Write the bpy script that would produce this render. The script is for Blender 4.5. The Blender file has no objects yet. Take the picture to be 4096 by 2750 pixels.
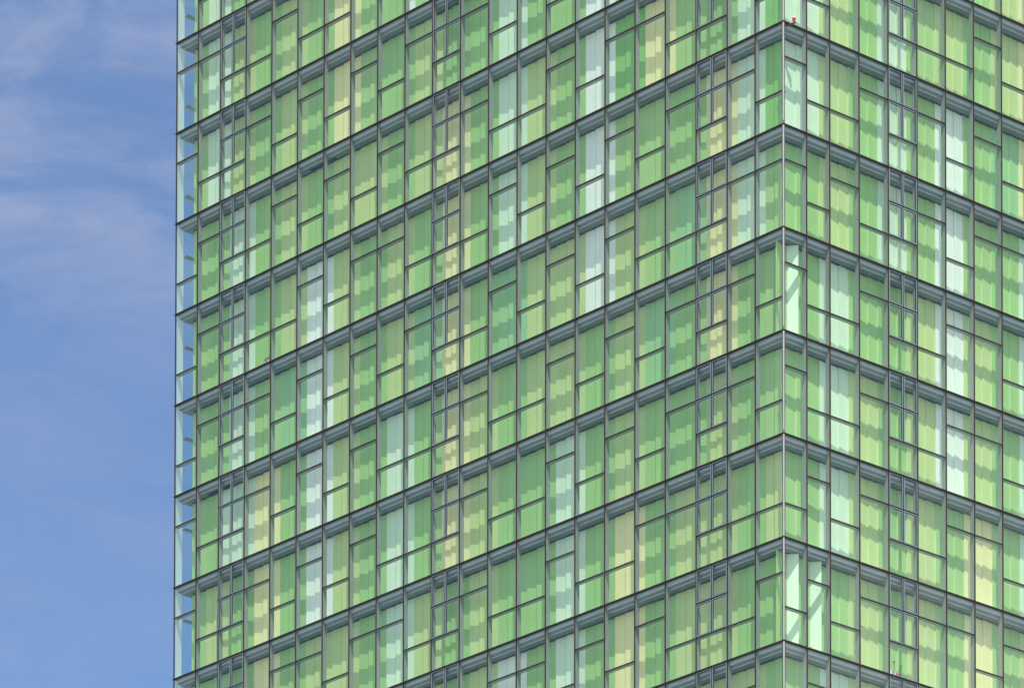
import bpy, math, random
from mathutils import Vector, Matrix
random.seed(7)
S = bpy.context.scene
COL = S.collection
R = math.radians

# ------------------------------------------------------------------ camera
Z0 = 84.2                                   # height of the storey line that meets the corner near the top of the photo
FPX, CXP, CYP = 21984.1, 2051.79, 8956.04   # focal length and principal point in photo pixels (4096 wide)
YAW, PITCH, ROLL = 0.84244, 0.05319, 0.00169
CAM = Vector((126.167, -124.304, Z0 - 82.58))
fw = Vector((-math.sin(YAW)*math.cos(PITCH), math.cos(YAW)*math.cos(PITCH), math.sin(PITCH)))
r0_ = Vector((math.cos(YAW), math.sin(YAW), 0)); u0_ = r0_.cross(fw)
rt = math.cos(ROLL)*r0_ + math.sin(ROLL)*u0_
up = -math.sin(ROLL)*r0_ + math.cos(ROLL)*u0_
cd = bpy.data.cameras.new('camera'); cam = bpy.data.objects.new('camera', cd); COL.objects.link(cam)
m = Matrix.Identity(4)
for i in range(3):
    m[i][0] = rt[i]; m[i][1] = up[i]; m[i][2] = -fw[i]; m[i][3] = CAM[i]
cam.matrix_world = m
cd.sensor_width = 36; cd.sensor_fit = 'HORIZONTAL'
cd.lens = FPX/4096*36
cd.shift_x = (2048-CXP)/4096; cd.shift_y = (CYP-1375)/4096
cd.clip_start = 1; cd.clip_end = 6000
S.camera = cam

def project(p):
    d = Vector(p)-CAM; z = d.dot(fw)
    return CXP+FPX*d.dot(rt)/z, CYP-FPX*d.dot(up)/z

# ------------------------------------------------------------------ sky and sun
SUN_EL, SUN_DIR = R(59.6), Vector((0.809, -0.588, 0))
w = bpy.data.worlds.new('World'); S.world = w; w.use_nodes = True
nt = w.node_tree; N = nt.nodes; Lk = nt.links
for n in list(N): N.remove(n)
out = N.new('ShaderNodeOutputWorld'); bg = N.new('ShaderNodeBackground'); bg.inputs[1].default_value = 0.15
sky = N.new('ShaderNodeTexSky'); sky.sky_type = 'NISHITA'; sky.sun_disc = False
sky.sun_elevation = SUN_EL; sky.sun_rotation = math.atan2(SUN_DIR.x, SUN_DIR.y)
sky.altitude = 0; sky.air_density = 0.85; sky.dust_density = 0.1; sky.ozone_density = 3.0
tc = N.new('ShaderNodeTexCoord')
def node(t, **kw):
    n = N.new(t)
    for k_, v in kw.items(): setattr(n, k_, v)
    return n
def noise(scale, detail, loc, rough=0.55, dist=0.3):
    mp = node('ShaderNodeMapping'); mp.inputs['Scale'].default_value = scale; mp.inputs['Location'].default_value = loc
    nz = node('ShaderNodeTexNoise'); nz.inputs['Scale'].default_value = 1; nz.inputs['Detail'].default_value = detail
    nz.inputs['Roughness'].default_value = rough; nz.inputs['Distortion'].default_value = dist
    Lk.new(tc.outputs['Generated'], mp.inputs[0]); Lk.new(mp.outputs[0], nz.inputs['Vector']); return nz.outputs['Fac']
def rng(src, a, b, c, d):
    n = node('ShaderNodeMapRange', interpolation_type='SMOOTHSTEP')
    for i_, v in zip((1, 2, 3, 4), (a, b, c, d)): n.inputs[i_].default_value = v
    Lk.new(src, n.inputs[0]); return n.outputs[0]
def mth(op, a, b):
    n = node('ShaderNodeMath', operation=op)
    for i_, v in enumerate((a, b)):
        if isinstance(v, (int, float)): n.inputs[i_].default_value = v
        else: Lk.new(v, n.inputs[i_])
    return n.outputs[0]
def mixc(f, a, b, bt='MIX'):
    n = node('ShaderNodeMix', data_type='RGBA', blend_type=bt)
    for i_, v in ((0, f), (6, a), (7, b)):
        if isinstance(v, (int, float, tuple)): n.inputs[i_].default_value = v
        else: Lk.new(v, n.inputs[i_])
    return n.outputs[2]
sep = node('ShaderNodeSeparateXYZ'); Lk.new(tc.outputs['Generated'], sep.inputs[0])
blue = mixc(1.0, sky.outputs[0], (0.71, 0.73, 0.775, 1), 'MULTIPLY')
# thin veils, thicker higher up
veil = mth('MULTIPLY', rng(noise((30, 30, 78), 8, (3.1, 0.6, 4.2), 0.62, 0.5), 0.32, 0.74, 0.0, 1.0), rng(sep.outputs[2], 0.372, 0.398, 0.30, 0.85))
c1 = mixc(veil, blue, (1.72, 2.04, 3.0, 1))
# unseen bright clouds added in the sun's half of the sky for fill light
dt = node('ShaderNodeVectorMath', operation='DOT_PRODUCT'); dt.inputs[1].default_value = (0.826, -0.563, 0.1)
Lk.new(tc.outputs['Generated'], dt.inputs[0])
fill_clouds = mth('MULTIPLY', rng(noise((3.2, 3.2, 5), 6, (2.0, 0.7, 0.1), 0.6), 0.40, 0.62, 0.0, 1.0), rng(dt.outputs['Value'], -0.25, 0.35, 0.0, 0.9))
c2 = mixc(fill_clouds, c1, (7.5, 7.7, 8.2, 1))
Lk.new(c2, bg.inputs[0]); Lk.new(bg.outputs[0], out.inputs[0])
sl = bpy.data.lights.new('sun', 'SUN'); sl.energy = 3.9; sl.angle = R(0.5); sl.color = (1, 0.955, 0.88)
so = bpy.data.objects.new('sun', sl); COL.objects.link(so)
sv = Vector((SUN_DIR.x*math.cos(SUN_EL), SUN_DIR.y*math.cos(SUN_EL), math.sin(SUN_EL)))
so.rotation_euler = sv.to_track_quat('Z', 'Y').to_euler(); so.location = (60, -60, 200)
S.view_settings.view_transform = 'Standard'; S.view_settings.look = 'None'; S.view_settings.gamma = 1
S.view_settings.exposure = 0.5
S.render.engine = 'CYCLES'
S.cycles.max_bounces = 10; S.cycles.transparent_max_bounces = 16; S.cycles.diffuse_bounces = 5

# ------------------------------------------------------------------ materials
def mat(name, col, rough=0.5, metal=0.0, var=0.0, scale=(3, 3, 3), bump=0.0, spec=0.5):
    M = bpy.data.materials.new(name); M.use_nodes = True
    t = M.node_tree; b = t.nodes['Principled BSDF']
    b.inputs['Roughness'].default_value = rough; b.inputs['Metallic'].default_value = metal
    b.inputs['Specular IOR Level'].default_value = spec
    b.inputs['Base Color'].default_value = (*col, 1)
    if var:
        g = t.nodes.new('ShaderNodeNewGeometry'); mpp = t.nodes.new('ShaderNodeMapping'); mpp.inputs['Scale'].default_value = scale
        n = t.nodes.new('ShaderNodeTexNoise'); n.inputs['Scale'].default_value = 1; n.inputs['Detail'].default_value = 4
        r = t.nodes.new('ShaderNodeValToRGB')
        r.color_ramp.elements[0].position = 0.3; r.color_ramp.elements[1].position = 0.7
        r.color_ramp.elements[0].color = (*[c*(1-var) for c in col], 1)
        r.color_ramp.elements[1].color = (*[min(1, c*(1+var)) for c in col], 1)
        t.links.new(g.outputs['Position'], mpp.inputs[0]); t.links.new(mpp.outputs[0], n.inputs['Vector'])
        t.links.new(n.outputs['Fac'], r.inputs[0]); t.links.new(r.outputs[0], b.inputs['Base Color'])
        if bump:
            bp = t.nodes.new('ShaderNodeBump'); bp.inputs['Strength'].default_value = bump; bp.inputs['Distance'].default_value = 0.01
            t.links.new(n.outputs['Fac'], bp.inputs['Height']); t.links.new(bp.outputs[0], b.inputs['Normal'])
    return M

def glass(name, tint_, base=0.07, gain=1.0):
    M = bpy.data.materials.new(name); M.use_nodes = True
    t = M.node_tree; n = t.nodes; l = t.links
    for x in list(n): n.remove(x)
    o = n.new('ShaderNodeOutputMaterial'); mx = n.new('ShaderNodeMixShader')
    tr = n.new('ShaderNodeBsdfTransparent'); tr.inputs[0].default_value = (*tint_, 1)
    gl = n.new('ShaderNodeBsdfGlossy'); gl.inputs['Roughness'].default_value = 0.02; gl.inputs['Color'].default_value = (0.90, 0.98, 0.98, 1)
    lw = n.new('ShaderNodeLayerWeight'); lw.inputs[0].default_value = 0.5
    pw = n.new('ShaderNodeMath'); pw.operation = 'POWER'; pw.inputs[1].default_value = 4.0
    ma = n.new('ShaderNodeMath'); ma.operation = 'MULTIPLY_ADD'; ma.inputs[1].default_value = gain; ma.inputs[2].default_value = base
    g = n.new('ShaderNodeNewGeometry'); nz_ = n.new('ShaderNodeTexNoise'); nz_.inputs['Scale'].default_value = 0.9; nz_.inputs['Detail'].default_value = 1
    bp = n.new('ShaderNodeBump'); bp.inputs['Strength'].default_value = 0.25; bp.inputs['Distance'].default_value = 0.02
    l.new(g.outputs['Position'], nz_.inputs['Vector']); l.new(nz_.outputs['Fac'], bp.inputs['Height']); l.new(bp.outputs[0], gl.inputs['Normal'])
    l.new(lw.outputs['Facing'], pw.inputs[0]); l.new(pw.outputs[0], ma.inputs[0]); l.new(ma.outputs[0], mx.inputs[0])
    l.new(tr.outputs[0], mx.inputs[1]); l.new(gl.outputs[0], mx.inputs[2]); l.new(mx.outputs[0], o.inputs[0])
    return M

def paint(name, col): return mat(name, col, 0.45, 0, 0.035, (4, 4, 0.4))
PAL = {
    'G': paint('panel_green', (0.33, 0.57, 0.20)),
    'D': paint('panel_deep_green', (0.24, 0.52, 0.15)),
    'T': paint('panel_sea_green', (0.31, 0.57, 0.26)),
    'K': paint('panel_yellow_green', (0.37, 0.585, 0.22)),
    'L': paint('panel_lime', (0.50, 0.64, 0.26)),
    'M': paint('panel_mint', (0.62, 0.80, 0.59)),
    'W': paint('panel_white', (0.77, 0.86, 0.765)),
    'Y': paint('panel_cream_yellow', (0.78, 0.77, 0.38)),
}
BRONZE = mat('dark_bronze', (0.035, 0.026, 0.018), 0.38, 0.5, 0.25, (9, 9, 9))
BRONZE2 = mat('bronze_edge', (0.10, 0.072, 0.05), 0.5, 0.0, 0.2, (9, 9, 9))
BLACK = mat('black_gasket', (0.012, 0.012, 0.014), 0.7)
FIN = mat('grey_fin', (0.25, 0.285, 0.26), 0.5, 0.0, 0.06, (4, 4, 1))
FROST = bpy.data.materials.new('frosted_end_glass'); FROST.use_nodes = True
_t = FROST.node_tree; _t.nodes.clear(); _o = _t.nodes.new('ShaderNodeOutputMaterial'); _m = _t.nodes.new('ShaderNodeMixShader'); _m.inputs[0].default_value = 0.6
_d = _t.nodes.new('ShaderNodeBsdfDiffuse'); _d.inputs[0].default_value = (0.78, 0.88, 0.86, 1); _r = _t.nodes.new('ShaderNodeBsdfTranslucent'); _r.inputs[0].default_value = (0.85, 0.95, 0.92, 1)
_t.links.new(_d.outputs[0], _m.inputs[1]); _t.links.new(_r.outputs[0], _m.inputs[2]); _t.links.new(_m.outputs[0], _o.inputs[0])
SASH = mat('blue_grey_sash', (0.24, 0.32, 0.35), 0.4, 0.0, 0.05, (6, 6, 6))
SOFF = mat('grey_soffit', (0.165, 0.205, 0.19), 0.5, 0.0, 0.08, (2.5, 2.5, 2.5))
DARKB = mat('dark_blue_track', (0.05, 0.06, 0.095), 0.6)
FLOORM = mat('slab_top', (0.45, 0.47, 0.44), 0.7, 0, 0.08, (3, 3, 3))
STEEL = mat('pinkish_steel', (0.36, 0.34, 0.33), 0.5, 0.0, 0.04, (8, 8, 2))
COREM = mat('core_wall', (0.10, 0.13, 0.10), 0.8)
GLASS = glass('facade_glass', (0.92, 0.97, 0.925), 0.065, 0.9)
EGLASS = glass('end_glass', (0.80, 0.93, 0.94), 0.04, 0.9)
SLIP = mat('light_slab_edge', (0.44, 0.50, 0.51), 0.4, 0.1, 0.06, (3, 3, 3))
EDGE = mat('pale_leaf_edge', (0.66, 0.76, 0.50), 0.5)
SEAM = mat('dark_leaf_seam', (0.07, 0.10, 0.06), 0.7)

# ------------------------------------------------------------------ mesh helper
class MB:
    def __init__(s): s.v = []; s.f = []; s.mi = []; s.mats = []
    def slot(s, m):
        if m not in s.mats: s.mats.append(m)
        return s.mats.index(m)
    def poly(s, pts, m):
        b = len(s.v); s.v += [tuple(p) for p in pts]; s.f.append(tuple(range(b, b+len(pts)))); s.mi.append(s.slot(m))
    def hexa(s, p, m):               # p: bottom four then top four
        b = len(s.v); s.v += [tuple(q) for q in p]; k = s.slot(m)
        for f in ((0, 3, 2, 1), (4, 5, 6, 7), (0, 1, 5, 4), (1, 2, 6, 5), (2, 3, 7, 6), (3, 0, 4, 7)):
            s.f.append(tuple(b+i for i in f)); s.mi.append(k)
    def lathe(s, c, prof, m, n=14):
        b = len(s.v); k = s.slot(m)
        for r, z in prof:
            for i in range(n): s.v.append((c[0]+r*math.cos(2*math.pi*i/n), c[1]+r*math.sin(2*math.pi*i/n), c[2]+z))
        for j in range(len(prof)-1):
            for i in range(n):
                a = b+j*n+i; e = b+j*n+(i+1) % n
                s.f.append((a, e, e+n, a+n)); s.mi.append(k)
        s.f.append(tuple(b+i for i in reversed(range(n)))); s.mi.append(k)
        s.f.append(tuple(b+(len(prof)-1)*n+i for i in range(n))); s.mi.append(k)
    def tube(s, pts, r, m, n=6):
        k = s.slot(m); pts = [Vector(p) for p in pts]; b = len(s.v)
        for i, p in enumerate(pts):
            d = (pts[min(i+1, len(pts)-1)]-pts[max(i-1, 0)]).normalized()
            a = d.orthogonal().normalized(); c = d.cross(a)
            for j in range(n):
                t = 2*math.pi*j/n; s.v.append(tuple(p+(a*math.cos(t)+c*math.sin(t))*r))
        for i in range(len(pts)-1):
            for j in range(n):
                s.f.append((b+i*n+j, b+i*n+(j+1) % n, b+(i+1)*n+(j+1) % n, b+(i+1)*n+j)); s.mi.append(k)
        s.f.append(tuple(b+j for j in reversed(range(n)))); s.mi.append(k)
        s.f.append(tuple(b+(len(pts)-1)*n+j for j in range(n))); s.mi.append(k)
    def add(s, o):
        b = len(s.v); s.v += o.v
        for f, k in zip(o.f, o.mi): s.f.append(tuple(b+i for i in f)); s.mi.append(s.slot(o.mats[k]))
    def build(s, name, parent=None, smooth=False, **props):
        me = bpy.data.meshes.new(name); me.from_pydata(s.v, [], s.f)
        for m_ in s.mats: me.materials.append(m_)
        me.polygons.foreach_set('material_index', s.mi); me.update()
        if smooth:
            me.polygons.foreach_set('use_smooth', [True]*len(me.polygons))
        o = bpy.data.objects.new(name, me); COL.objects.link(o)
        if parent: o.parent = parent; o.matrix_parent_inverse = Matrix.Translation(-parent.location)
        for k, v in props.items(): o[k] = v
        return o

def thing(name, loc, label, cat, group=None):
    o = bpy.data.objects.new(name, None); COL.objects.link(o); o.location = loc; o.empty_display_size = 0.3
    o['label'] = label; o['category'] = cat
    if group: o['group'] = group
    return o

# ------------------------------------------------------------------ facade geometry
H = 3.45287
WL, WR = 1.5, 1.38407
l0, l1, l20, l21, q0, q1 = 1.29444, 1.32173, 1.3285, 1.33328, 1.07466, 1.08084
LM = [0.0]*23                    # distance of each left-hand mullion from the corner, index 0 = far end
LM[22] = 0; LM[21] = l21; LM[20] = l21+l20
for i in range(19, 1, -1): LM[i] = LM[20]+WL*(20-i)
LM[1] = LM[2]+l1; LM[0] = LM[1]+l0
RM = [0, q0, q0+q1]+[q0+q1+WR*i for i in range(1, 15)]
LX = LM[0]; BY = RM[-1]
R_TOP, R_BOT = -6, 8             # storey rows built in detail
def zl(k): return Z0-k*H
def P(side, s, d, z):            # s along the face from the near corner, d inwards, z up
    if side == 'L': return (-s, d, z)
    if side == 'R': return (-d, s, z)
    if side == 'F': return (-LX+d, s, z)      # far end face
def bx(mb, side, s0, s1, d0, d1, z0, z1, m):
    mb.hexa([P(side, s0, d0, z0), P(side, s1, d0, z0), P(side, s1, d1, z0), P(side, s0, d1, z0),
             P(side, s0, d0, z1), P(side, s1, d0, z1), P(side, s1, d1, z1), P(side, s0, d1, z1)], m)
def ring(mb, prof, m, closed=True, mats_=None):   # profile (d, z) carried round all four faces with mitred corners
    def c(d, z): return [(-d, d, z), (-d, BY-d, z), (-LX+d, BY-d, z), (-LX+d, d, z)]
    n = len(prof)
    for i in range(n if closed else n-1):
        a, b = prof[i], prof[(i+1) % n]; A = c(*a); B = c(*b)
        for j in range(4):
            mb.poly([A[j], A[(j+1) % 4], B[(j+1) % 4], B[j]], (mats_[i] if mats_ else m))

TR_L = {
 -6: 'LUCULULLULCULLULULLCUL', -5: 'ULCLULULLUCLLULUULLCLU',
 -4: 'ULCULULUULCLULLULULCLU', -3: 'UUCLULLULUCLULULULUCLU', -2: 'ULCULULULUCULULULULCUL', -1: 'LUCLULULULCULLULUULCUL',
 0: 'LUCLLULUULCLULULULUCUL', 1: 'LUCULULULUCLULULULLCUU', 2: 'ULCULULULLCULLULULUCUL', 3: 'ULCULULULLCULLULULUCUL',
 4: 'ULCLUULUULCULLULLUUCLL', 5: 'ULCULULLULCLUULULULCLU', 6: 'LUCLULULULCULLUULULCUL', 7: 'ULCULLULUUCLUULULULCLU', 8: 'LUCLULULULCULLUULULCUL'}
CO_L = {
 -6: 'GLMGLYGKLGGMLGWGLGKGML', -5: 'GMLGLYGKLGYGLGGWGLKGMG',
 -4: 'KMGGLLYGLGLGGMGWGLYGMG', -3: 'KMLGLGYKGLGGMGGWGLKGMG', -2: 'KMLGLGYKGLGGMGGWGYKGMD', -1: 'KGMGLGLLGLYGMLGWDYKGMD',
 0: 'KGMGLWLGLGYGMLGWKKGYMD', 1: 'GGMKTWLGLTYGTLLWLKTYMK', 2: 'GGMYGWLGMGYLGLLGLTGYGK', 3: 'GLGYGWLGMGYLGGMGLGGLGK',
 4: 'KKGYGLLGMLGLGGMGYGLLGL', 5: 'GLGKLGLGMLGLWGMGYGLLGG', 6: 'LGGLYLGGLMGLWGLGYGLLLG', 7: 'GLYLGGKLGLMGGLGWLGGLGK', 8: 'KGLGGYLGMLGLGGMGLGLLGL'}
TR_R = {-2: 'LULUCULULULUCULU', -1: 'LLUUCLLULULULULU', 0: 'ULLUCULULULUCULU', 1: 'ULULCULUUULLULUL', 2: 'ULLUCLUULULUCLUL',
 3: 'ULLUCLUULULUCULU', 4: 'LULUCLUULLULULUL', 5: 'LULUCUULUULUCULU', 6: 'LULUCLULULLUULUL'}
CO_R = {-2: 'MMLGMGLGLYGLGMGL', -1: 'MMLGMKLGLYGGLGML', 0: 'MMLGMKWGTYGLGGLM', 1: 'GGLGMKWKGMGLYGGL', 2: 'GGMGGLWLGMLGGYGL',
 3: 'GGMLGLWLGMGGLGYG', 4: 'GGMLGLGYGMLGGLGM', 5: 'GGGLGLGYGLGGMLGG', 6: 'GGMLGLGYGLYGGLGL'}
def info(side, r, j):
    if side == 'L': return TR_L[r][j], ('K' if j == 0 and r in (1, 2, 3, 5) else CO_L[r][j])
    if r in TR_R: return TR_R[r][j], CO_R[r][j]
    t = 'ULLUCULULLULCULU'[(j) % 16] if r % 2 else 'LULUCUULUULLCLUL'[j % 16]
    return ('C' if j == 4 else t.replace('C', 'U')), 'GLGMGLKGWGYLGMTG'[(j*3+r*5) % 16]

FW = 0.044                    # mullion face width
def window_parts(side, r, j):
    """frame, panes and sashes of one window; glass plane at d=0"""
    M_ = LM if side == 'L' else RM
    if side == 'L': s0, s1 = M_[j+1], M_[j]
    else: s0, s1 = M_[j], M_[j+1]
    zt, zb = zl(r)-0.029, zl(r+1)+0.029
    t, c = info(side, r, j)
    e = FW/2
    a, b = s0+e, s1-e
    fr = MB(); pn = MB(); sashes = []
    # deep grey fin behind the mullion (one at the side seen from the street corner, one thin edge at the other)
    if side == 'L':
        if j > 0: bx(fr, side, b-0.002, b+0.018, 0.012, 0.19, zb, zt, FIN)
        if j < 21: bx(fr, side, a-0.018, a+0.002, 0.012, 0.19, zb, zt, FIN)
    else:
        if j > 0: bx(fr, side, a-0.018, a+0.002, 0.012, 0.19, zb, zt, FIN)
        bx(fr, side, b-0.002, b+0.018, 0.012, 0.19, zb, zt, FIN)
    def transom(z, s0_=a, s1_=b):
        bx(fr, side, s0_, s1_, -0.018, 0.012, z-0.020, z+0.020, BRONZE)
        bx(fr, side, s0_, s1_, -0.022, -0.0185, z+0.004, z+0.012, BRONZE2)
        bx(fr, side, s0_+0.002, s1_-0.002, 0.0125, 0.165, z-0.028, z+0.028, FIN)
    def pane(z0, z1, s0_=a, s1_=b):
        t1, t2, t3 = (random.uniform(-0.003, 0.003) for _ in range(3))     # every pane sits a hair out of true
        pn.poly([P(side, s0_, t1, z0), P(side, s1_, t2, z0), P(side, s1_, t2+t3-t1, z1), P(side, s0_, t3, z1)], GLASS)
    zu, zo = zl(r)-H/3, zl(r)-2*H/3
    if t == 'U': transom(zu); pane(zu+0.020, zt); pane(zb, zu-0.020)
    elif t == 'L': transom(zo); pane(zo+0.020, zt); pane(zb, zo-0.020)
    else:
        transom(zo); pane(zb, zo-0.020)
        mid = (a+b)/2
        bx(fr, side, mid-0.016, mid+0.016, -0.02, 0.012, zo+0.020, zt, BRONZE)
        bx(fr, side, mid-0.005, mid+0.005, -0.024, -0.0205, zo+0.020, zt, BRONZE2)
        bx(fr, side, mid-0.014, mid+0.014, 0.0125, 0.035, zo+0.03, zt-0.002, FIN)
        for sa, sb in ((a, mid-0.016), (mid+0.016, b)):
            bx(fr, side, sa, sb, -0.018, 0.012, zu-0.02, zu+0.02, BRONZE)
            bx(fr, side, sa+0.002, sb-0.002, 0.0125, 0.05, zu-0.018, zu+0.018, FIN)
            for z0, z1 in ((zo+0.020, zu-0.02), (zu+0.02, zt)):
                sh = MB(); g = 0.012; f = 0.021
                A, B_, C_, D_ = sa+g, sb-g, z0+g, z1-g
                bx(sh, side, A, A+f, -0.012, 0.020, C_, D_, SASH); bx(sh, side, B_-f, B_, -0.012, 0.020, C_, D_, SASH)
                bx(sh, side, A+f, B_-f, -0.012, 0.020, C_, C_+f, SASH); bx(sh, side, A+f, B_-f, -0.012, 0.020, D_-f, D_, SASH)
                h = 0.015
                for q in ((A+f, A+f+h, C_+f, D_-f), (B_-f-h, B_-f, C_+f, D_-f), (A+f+h, B_-f-h, C_+f, C_+f+h), (A+f+h, B_-f-h, D_-f-h, D_-f)):
                    bx(sh, side, q[0], q[1], -0.002, 0.03, q[2], q[3], BLACK)
                for q in ((sa, A, z0, z1), (B_, sb, z0, z1), (A, B_, z0, C_), (A, B_, D_, z1)):
                    bx(sh, side, q[0], q[1], 0.0, 0.03, q[2], q[3], BLACK)
                sh.poly([P(side, A+f+h, 0.004, C_+f+h), P(side, B_-f-h, 0.004, C_+f+h), P(side, B_-f-h, 0.004, D_-f-h), P(side, A+f+h, 0.004, D_-f-h)], GLASS)
                sashes.append(sh)
    return fr, pn, sashes

D0, D1, TH = 0.490, 0.530, 0.03
def shutter_mb(side, r, j, cols=None):
    """three tall coloured leaves, each one set a little askew, behind one window bay"""
    M_ = LM if side == 'L' else RM
    if side == 'L': s0, s1 = M_[j], M_[j+1]      # from screen-left to screen-right: s decreases
    else: s0, s1 = M_[j], M_[j+1]
    if side == 'L' and j == 0: s0 = LX-0.44
    if side == 'L' and j == 21: s1 = 0.52
    if side == 'R' and j == 0: s0 = 0.52
    z0, z1 = zl(r+1)+0.05, zl(r)-0.275
    mb = MB(); c = info(side, r, j)[1]
    n = max(1, round(abs(s1-s0)/0.48))
    for i in range(n):
        a = s0+(s1-s0)*i/n; b = s0+(s1-s0)*(i+1)/n
        m_ = PAL[(cols or c*n)[i]]
        zz = z1-random.choice((0, 0.012, 0.02))
        mb.hexa([P(side, a, D0, z0), P(side, b, D1, z0), P(side, b, D1+TH, z0), P(side, a, D1+TH, z0),
                 P(side, a, D0, zz), P(side, b, D1, zz), P(side, b, D1+TH, zz), P(side, a, D1+TH, zz)], m_)
        if side == 'R': bx(mb, side, a-0.0015, a-0.0005, D0, D1+TH, z0, zz, EDGE)
        elif i: bx(mb, side, a-0.007, a, D0-0.001, D0+0.01, z0, zz, SEAM)
    return mb

tower = thing('glass_office_tower', (-LX/2, BY/2, 0), 'tall glass tower with dark bronze grid over green, lime, mint and cream panels', 'building')

cells = []
for side, cnt in (('L', 22), ('R', 16)):
    for r in range(R_TOP, R_BOT+1):
        for j in range(cnt):
            M_ = LM if side == 'L' else RM
            pts = [project(P(side, M_[j+a], 0, zl(r+b))) for a in (0, 1) for b in (0, 1)]
            x0, x1 = min(p[0] for p in pts), max(p[0] for p in pts)
            ym = [p[1] for p in pts]; yt, yb = min(ym), max(ym)
            vis = max(0, min(x1, 4096)-max(x0, 0))*max(0, min(yb, 2750)-max(yt, 0))
            cells.append((vis, side, r, j))
cells.sort(key=lambda c: (-round(c[0], 1), c[1], c[2], c[3]))
OPEN = {('R', 2, 0), ('R', 5, 0), ('R', 5, 1), ('L', 2, 21), ('L', 5, 21)}
rest_w, rest_s = MB(), MB()
for idx, (vis, side, r, j) in enumerate(cells):
    fr, pn, sashes = window_parts(side, r, j)
    cols = None
    if (side, r, j) == ('L', 2, 1): cols = 'GGM'
    if (side, r, j) == ('L', -3, 8): cols = 'GGW'
    if (side, r, j) == ('L', -3, 9): cols = 'KKK'
    sm = shutter_mb(side, r, j, cols)
    if idx < 100:
        wo = fr.build('window', tower)
        pn.build('pane', wo)
        for s_ in sashes: s_.build('sash', wo)
        sm.build('shutter', tower)
    else:
        rest_w.add(fr); rest_w.add(pn)
        for s_ in sashes: rest_w.add(s_)
        rest_s.add(sm)
rest_w.build('window', tower, kind='stuff')
rest_s.build('shutter', tower, kind='stuff')

# opened corner leaves standing askew in the cavity
def open_leaf(p, q, r, m_, name='open_shutter'):
    p = Vector(p); q = Vector(q); n = Vector((-(q-p).y, (q-p).x)).normalized()*0.015
    mb = MB(); z0, z1 = zl(r+1)+0.05, zl(r)-0.28
    c = [(p.x-n.x, p.y-n.y), (q.x-n.x, q.y-n.y), (q.x+n.x, q.y+n.y), (p.x+n.x, p.y+n.y)]
    mb.hexa([(x, y, z0) for x, y in c]+[(x, y, z1) for x, y in c], m_)
    mb.build(name, tower, label='pale leaf swung open behind the glass')
for r in (2, 5):
    open_leaf((-0.60, 0.58), (-0.24, 0.92), r, PAL['M'])
    open_leaf((-0.545, 0.50), (-0.475, 0.13), r, PAL['K'])
open_leaf((-0.60, 1.62), (-0.24, 1.98), 5, PAL['M'])

# storey bands, slabs and soffits
for k in range(R_TOP, R_BOT+2):
    z = zl(k)
    mb = MB()
    ring(mb, [(-0.03, z-0.029), (-0.03, z-0.008), (-0.02, z-0.008), (-0.02, z+0.006), (-0.034, z+0.006), (-0.034, z+0.029), (0.02, z+0.029), (0.02, z-0.029)], BRONZE,
         mats_=[BRONZE, BLACK, BLACK, BLACK, BRONZE2 if 0 else BRONZE, BRONZE, BRONZE, BLACK])
    ring(mb, [(-0.0375, z+0.012), (-0.0375, z+0.022), (-0.0345, z+0.022), (-0.0345, z+0.012)], BRONZE2)
    mb.build('storey_band', tower)
    sb = MB()
    pr = [(0.021, z-0.03), (0.085, z-0.03), (0.085, z-0.15), (0.172, z-0.225), (0.172, z-0.255), (0.70, z-0.255), (0.70, z+0.045), (0.021, z+0.045)]
    ring(sb, pr, SOFF, mats_=[SOFF, SLIP, SOFF, SLIP, SOFF, SOFF, FLOORM, SOFF])
    sb.build('floor_slab', tower)
    tb = MB()                        # shutter tracks hanging from the soffit, stepped like the leaves
    for side, s_a, s_b in (('L', 0.50, LX-0.45), ('R', 0.50, BY-0.5)):
        s = s_a
        while s < s_b-0.1:
            ln = random.uniform(0.10, 0.26); d = random.choice((0.445, 0.455)); hh = random.choice((0.005, 0.020, 0.034))
            bx(tb, side, s, min(s+ln, s_b), d, d+0.035, z-0.255-hh, z-0.256, DARKB)
            s += ln*random.choice((1.0, 1.0, 1.35))
    tb.build('shutter_track', tower)

# dark slotted vents let into two of the soffits
for k, j, sa, sb_ in ((-1, 5, 0.30, 1.75), (2, 1, 0.25, 1.60)):
    mb = MB(); z = zl(k)-0.256; s_ = LM[j]
    bx(mb, 'L', s_-sb_, s_-sa, 0.30, 0.44, z-0.006, z-0.001, BLACK)
    for q in range(4): bx(mb, 'L', s_-sb_+0.02, s_-sa-0.02, 0.312+q*0.032, 0.320+q*0.032, z-0.016, z-0.0065, DARKB)
    mb.build('soffit_vent', tower)

# mullions (outside caps, full height)
zT, zB = zl(R_TOP)+0.036, zl(R_BOT+1)-0.036
for side, M_ in (('L', LM[:22]), ('R', RM[1:])):
    for i, s in enumerate(M_):
        mb = MB()
        for k in range(R_TOP, R_BOT+1):
            za, zb_ = zl(k+1)+0.030, zl(k)-0.030
            bx(mb, side, s-FW/2+0.002, s+FW/2-0.002, -0.020, 0.01, za, zb_, BRONZE)
            bx(mb, side, s-0.009, s+0.009, -0.026, -0.0205, za, zb_, BRONZE2)
        mb.build('mullion', tower)
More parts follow.
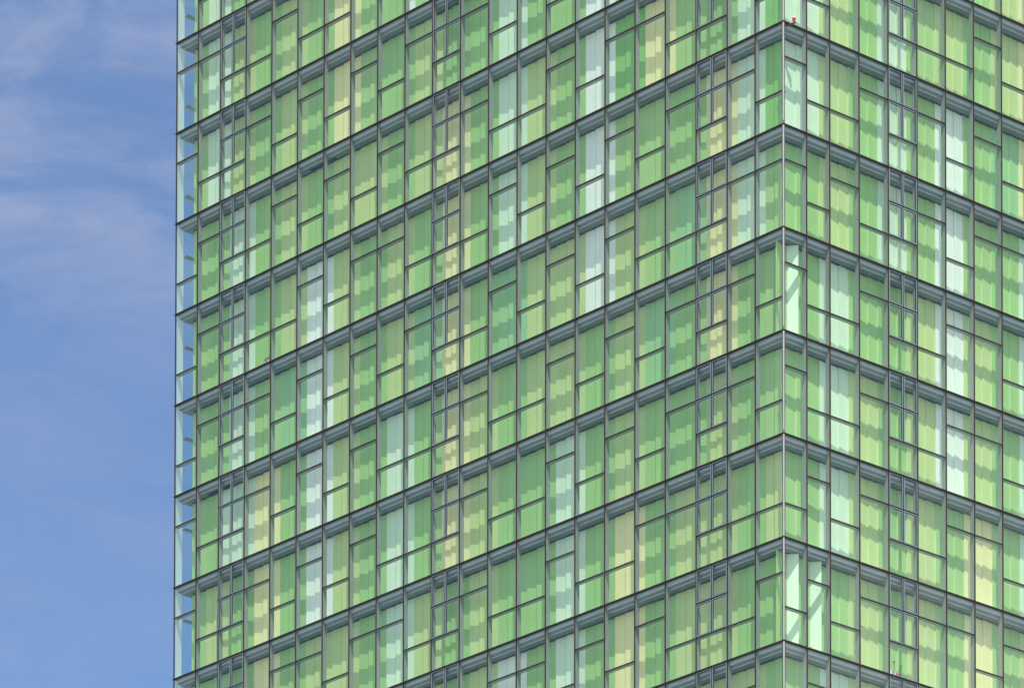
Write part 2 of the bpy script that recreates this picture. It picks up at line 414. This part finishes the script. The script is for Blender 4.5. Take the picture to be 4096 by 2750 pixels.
# near corner: bright steel trim between dark edges
mb = MB()
for k in range(R_TOP, R_BOT+1):
    za, zb_ = zl(k+1)+0.030, zl(k)-0.030
    cx, cy = 0.012, -0.012
    for (dx, dy, rr) in ((0.0, 0.0, 0.031),):
        n = 12; c0 = (-0.018+0.02, 0.018-0.02)
        ptsb = [(c0[0]+rr*math.cos(2*math.pi*i/n), c0[1]+rr*math.sin(2*math.pi*i/n)) for i in range(n)]
        for i in range(n):
            a, b = ptsb[i], ptsb[(i+1) % n]
            mb.poly([(a[0], a[1], za), (b[0], b[1], za), (b[0], b[1], zb_), (a[0], a[1], zb_)], STEEL)
mb.build('corner_trim', tower, smooth=True)
mb = MB()
for k in range(R_TOP, R_BOT+1):
    za, zb_ = zl(k+1)+0.030, zl(k)-0.030
    bx(mb, 'L', 0.028, 0.056, -0.015, 0.05, za, zb_, BLACK); bx(mb, 'R', 0.028, 0.056, -0.015, 0.05, za, zb_, BLACK)
mb.build('corner_post', tower)

# far end face: glass, fins and transoms, pale end panel, seen through the end bay
FT = {-6: 'L', -5: 'U', -4: 'L', -3: 'L', -2: 'L', -1: 'U', 0: 'U', 1: 'U', 2: 'U', 3: 'U', 4: 'L', 5: 'U', 6: 'L', 7: 'U', 8: 'L'}
for r in range(R_TOP, R_BOT+1):
    mb = MB(); zt, zb_ = zl(r)-0.029, zl(r+1)+0.029
    mb.poly([P('F', 0.03, 0.03, zb_), P('F', 0.33, 0.03, zb_), P('F', 0.33, 0.03, zt), P('F', 0.03, 0.03, zt)], FROST)
    zt_ = zl(r)-(H/3 if FT[r] == 'U' else 2*H/3)
    bx(mb, 'F', 0.331, 1.10, -0.018, 0.15, zt_-0.026, zt_+0.026, FIN)
    mb.poly([P('F', 0.0, 0, zb_), P('F', 1.13, 0, zb_), P('F', 1.13, 0, zt), P('F', 0, 0, zt)], EGLASS)
    s = 1.13
    while s < BY-0.1:
        e = min(s+1.4, BY)
        bx(mb, 'F', s-0.027, s+0.027, -0.02, 0.18, zb_, zt, BRONZE)
        tt = zl(r)-(H/3 if random.random() < 0.5 else 2*H/3)
        bx(mb, 'F', s+0.028, e-0.028, -0.018, 0.15, tt-0.026, tt+0.026, BRONZE)
        mb.poly([P('F', s, 0, zb_), P('F', e, 0, zb_), P('F', e, 0, zt), P('F', s, 0, zt)], GLASS)
        s = e
    mb.build('end_window', tower)
mb = MB()
for i in range(16):
    for r in range(R_TOP, R_BOT+1):
        a = 0.5+(BY-1.0)*i/16; b = 0.5+(BY-1.0)*(i+1)/16
        bx(mb, 'F', a, b, 0.44, 0.47, zl(r+1)+0.05, zl(r)-0.256, PAL['GLKMGLTG'[(i*3+r*5) % 8]])
mb.build('end_wall', tower)
# back face and solid core
mb = MB()
mb.hexa([(-LX, BY+0.01, zB), (0, BY+0.01, zB), (0, BY+0.05, zB), (-LX, BY+0.05, zB), (-LX, BY+0.01, zT), (0, BY+0.01, zT), (0, BY+0.05, zT), (-LX, BY+0.05, zT)], COREM)
mb.build('back_wall', tower)
mb = MB()
mb.hexa([(-LX+0.72, 0.72, zB), (-0.72, 0.72, zB), (-0.72, BY-0.3, zB), (-LX+0.72, BY-0.3, zB), (-LX+0.72, 0.72, zT), (-0.72, 0.72, zT), (-0.72, BY-0.3, zT), (-LX+0.72, BY-0.3, zT)], COREM)
mb.build('core', tower)
# plain lower shaft (below the part in view) and roof
low = mat('lower_glazing', (0.22, 0.34, 0.26), 0.15, 0.0, 0.3, (0.66, 0.66, 0.29))
mb = MB(); mb.hexa([(-LX+0.02, 0.02, 0), (-0.02, 0.02, 0), (-0.02, BY, 0), (-LX+0.02, BY, 0), (-LX+0.02, 0.02, zB-0.01), (-0.02, 0.02, zB-0.01), (-0.02, BY, zB-0.01), (-LX+0.02, BY, zB-0.01)], low)
mb.build('lower_storeys', tower)
mb = MB(); mb.hexa([(-LX-0.1, -0.1, zT+0.01), (0.1, -0.1, zT+0.01), (0.1, BY+0.1, zT+0.01), (-LX-0.1, BY+0.1, zT+0.01), (-LX-0.1, -0.1, zT+0.6), (0.1, -0.1, zT+0.6), (0.1, BY+0.1, zT+0.6), (-LX-0.1, BY+0.1, zT+0.6)], SOFF)
mb.build('roof', tower)
# thin anchor pins for the cleaning ropes at the storey bands
def pin(p, d, ln=0.32):
    mb = MB(); p = Vector(p); d = Vector(d).normalized()
    mb.tube([p, p+d*ln], 0.005, BRONZE2, 6); mb.tube([p, p+d*0.05], 0.014, BRONZE, 8)
    mb.build('anchor_pin', tower)
for k in (-3, -2, -1, 0, 1, 2, 3, 4):
    long_ = k in (-2, 1)
    pin((-LX-0.03, -0.034, zl(k)), (-0.6, -1, 0.0), 0.32 if long_ else 0.09)
for k in (1, 4):
    s = (LM[10]+LM[11])/2
    pin((-s, -0.034, zl(k)), (-0.35, -1, 0.1), 0.30)
for k in (1, 3, 4): pin((0.02, -0.02, zl(k)+0.05), (0.2, -0.2, 1), 0.10)
pin((0.034, RM[1]-0.02, zl(6)-0.02), (1, 0.1, 0.05), 0.25)

# ------------------------------------------------------------------ red obstruction lamp on its bracket
RED = mat('red_plastic', (0.62, 0.03, 0.012), 0.35, 0, 0.05, (9, 9, 9))
LENS = mat('white_lens', (0.9, 0.88, 0.88), 0.15)
OLIVE = mat('olive_steel', (0.12, 0.11, 0.06), 0.5, 0.3, 0.15, (12, 12, 12))
zz = zl(0)-0.05
lamp = thing('warning_lamp', (0.24, 0.25, zz), 'small red warning lamp with white lens on a bracket beside the near corner', 'warning lamp')
mb = MB(); q4 = ((-0.10, 0.14), (0.32, 0.23), (0.29, 0.335), (-0.12, 0.245))
mb.hexa([(x, y, zz-0.01) for x, y in q4]+[(x, y, zz) for x, y in q4], OLIVE)
mb.hexa([(0.036, 0.172, zz-0.05), (0.046, 0.174, zz-0.05), (0.026, 0.275, zz-0.05), (0.036, 0.273, zz-0.05), (0.036, 0.172, zz-0.011), (0.046, 0.174, zz-0.011), (0.026, 0.275, zz-0.011), (0.036, 0.273, zz-0.011)], OLIVE)
mb.build('bracket', lamp)
LC = (0.235, 0.262, zz)
mb = MB(); mb.lathe(LC, [(r_*1.3, z_*1.3) for r_, z_ in ((0.022, 0.001), (0.022, 0.022), (0.032, 0.030), (0.036, 0.045), (0.041, 0.052), (0.045, 0.096), (0.052, 0.10), (0.052, 0.118), (0.038, 0.125))], RED, 20)
mb.build('lamp_body', lamp)
mb = MB(); mb.lathe(LC, [(r_*1.3, z_*1.3) for r_, z_ in ((0.034, 0.126), (0.033, 0.145), (0.026, 0.163), (0.010, 0.173))], LENS, 20)
mb.build('lens', lamp, smooth=True)

# ------------------------------------------------------------------ flower pots inside the glass
STEMM = mat('plant_green', (0.12, 0.22, 0.05), 0.6, 0, 0.2, (20, 20, 20))
YLEAF = mat('yellow_leaf', (0.42, 0.36, 0.10), 0.6, 0, 0.2, (20, 20, 20))
DLEAF = mat('dull_leaf', (0.08, 0.10, 0.08), 0.6, 0, 0.2, (20, 20, 20))
BLOOM = mat('dark_red_bloom', (0.18, 0.03, 0.03), 0.6)
def on_face(side, px, d, z):       # distance along the face of the point at height z, depth d that shows at photo column px
    lo, hi = (0, LX) if side == 'L' else (0, BY)
    for _ in range(50):
        mid = (lo+hi)/2; x = project(P(side, mid, d, z))[0]
        if (x > px) == (side == 'L'): lo = mid
        else: hi = mid
    return mid
def pot(side, px, k, d, col, rad, h, label, plant=None, dish=None):
    z = zl(k)+0.046; s = on_face(side, px, d, z); c = P(side, s, d, z)
    t = thing('flower_pot', c, label, 'flower pot', 'flower pots behind the glass')
    m_ = mat('pot_glaze', col, 0.4, 0, 0.06, (20, 20, 20))
    mb = MB(); mb.lathe(c, [(rad*0.68, 0.002), (rad*0.9, h*0.8), (rad*1.08, h*0.82), (rad*1.08, h), (rad*0.92, h), (rad*0.9, h*0.9)], m_, 16); mb.build('pot', t)
    if dish:
        mb = MB(); mb.lathe(c, [(rad*1.2, 0.001), (rad*1.4, 0.03), (rad*1.3, 0.03)], mat('dish_glaze', dish, 0.4), 16); mb.build('dish', t)
    if plant:
        hp, n, leafm, bloom = plant; rnd = random.Random(px)
        st = MB(); lf = MB()
        for i in range(n):
            a = rnd.uniform(0, 6.28); pts = [Vector(c)+Vector((0, 0, h*0.9))]
            for q in range(5): pts.append(pts[-1]+Vector((math.cos(a)*0.012*rnd.uniform(0, 1.6), math.sin(a)*0.012*rnd.uniform(0, 1.6), hp/5*rnd.uniform(0.8, 1.1))))
            st.tube(pts, 0.005, STEMM, 5)
            for p in pts[1:]:
                for _ in range(3):
                    b = rnd.uniform(0, 6.28); v = Vector((math.cos(b), math.sin(b), rnd.uniform(-0.2, 0.6))).normalized()*rnd.uniform(0.03, 0.06)
                    sd = v.cross(Vector((0, 0, 1))).normalized()*0.012
                    lf.poly([p, p+v*0.5+sd, p+v, p+v*0.5-sd], leafm)
            if bloom:
                hd = MB(); hd.lathe(pts[-1]-Vector((0, 0, 0.02)), [(0.008, 0), (0.03, 0.012), (0.032, 0.03), (0.012, 0.045)], BLOOM, 10); hd.build('flower', t)
        st.build('stem', t); lf.build('leaves', t)
pot('R', 3563, 6, 0.13, (0.75, 0.76, 0.74), 0.055, 0.19, 'white pot without a plant, leftmost of the four pots behind the glass')
pot('R', 3579, 6, 0.13, (0.72, 0.42, 0.50), 0.055, 0.17, 'pink pot with a tall stalk and dark red blooms behind the glass', (0.36, 2, YLEAF, True))
pot('R', 3590, 6, 0.16, (0.75, 0.16, 0.05), 0.045, 0.16, 'small orange pot between the pink pot and the blue pot')
pot('R', 3601, 6, 0.12, (0.03, 0.16, 0.55), 0.05, 0.16, 'blue pot with thin upright twigs, rightmost of the four pots', (0.30, 3, DLEAF, False))
pot('L', 1063, 1, 0.13, (0.62, 0.52, 0.48), 0.05, 0.10, 'pinkish pot with yellowish leaves at the foot of a window on the left face', (0.12, 5, YLEAF, False))
pot('L', 1072, 1, 0.13, (0.50, 0.60, 0.62), 0.045, 0.17, 'pale grey pot with dull leaves between a pinkish pot and a taller grey pot', (0.07, 5, DLEAF, False))
pot('L', 1081, 1, 0.15, (0.22, 0.25, 0.30), 0.045, 0.24, 'slate grey pot with dark leaves close against the mullion on the left face', (0.10, 4, DLEAF, False))

# ------------------------------------------------------------------ ground
gm = mat('ground_paving', (0.34, 0.33, 0.31), 0.9, 0, 0.25, (0.05, 0.05, 0.05))
mb = MB(); g = 3000
mb.poly([(-g, -g, -0.01), (g, -g, -0.01), (g, g, -0.01), (-g, g, -0.01)], gm)
mb.build('ground', None, kind='structure')
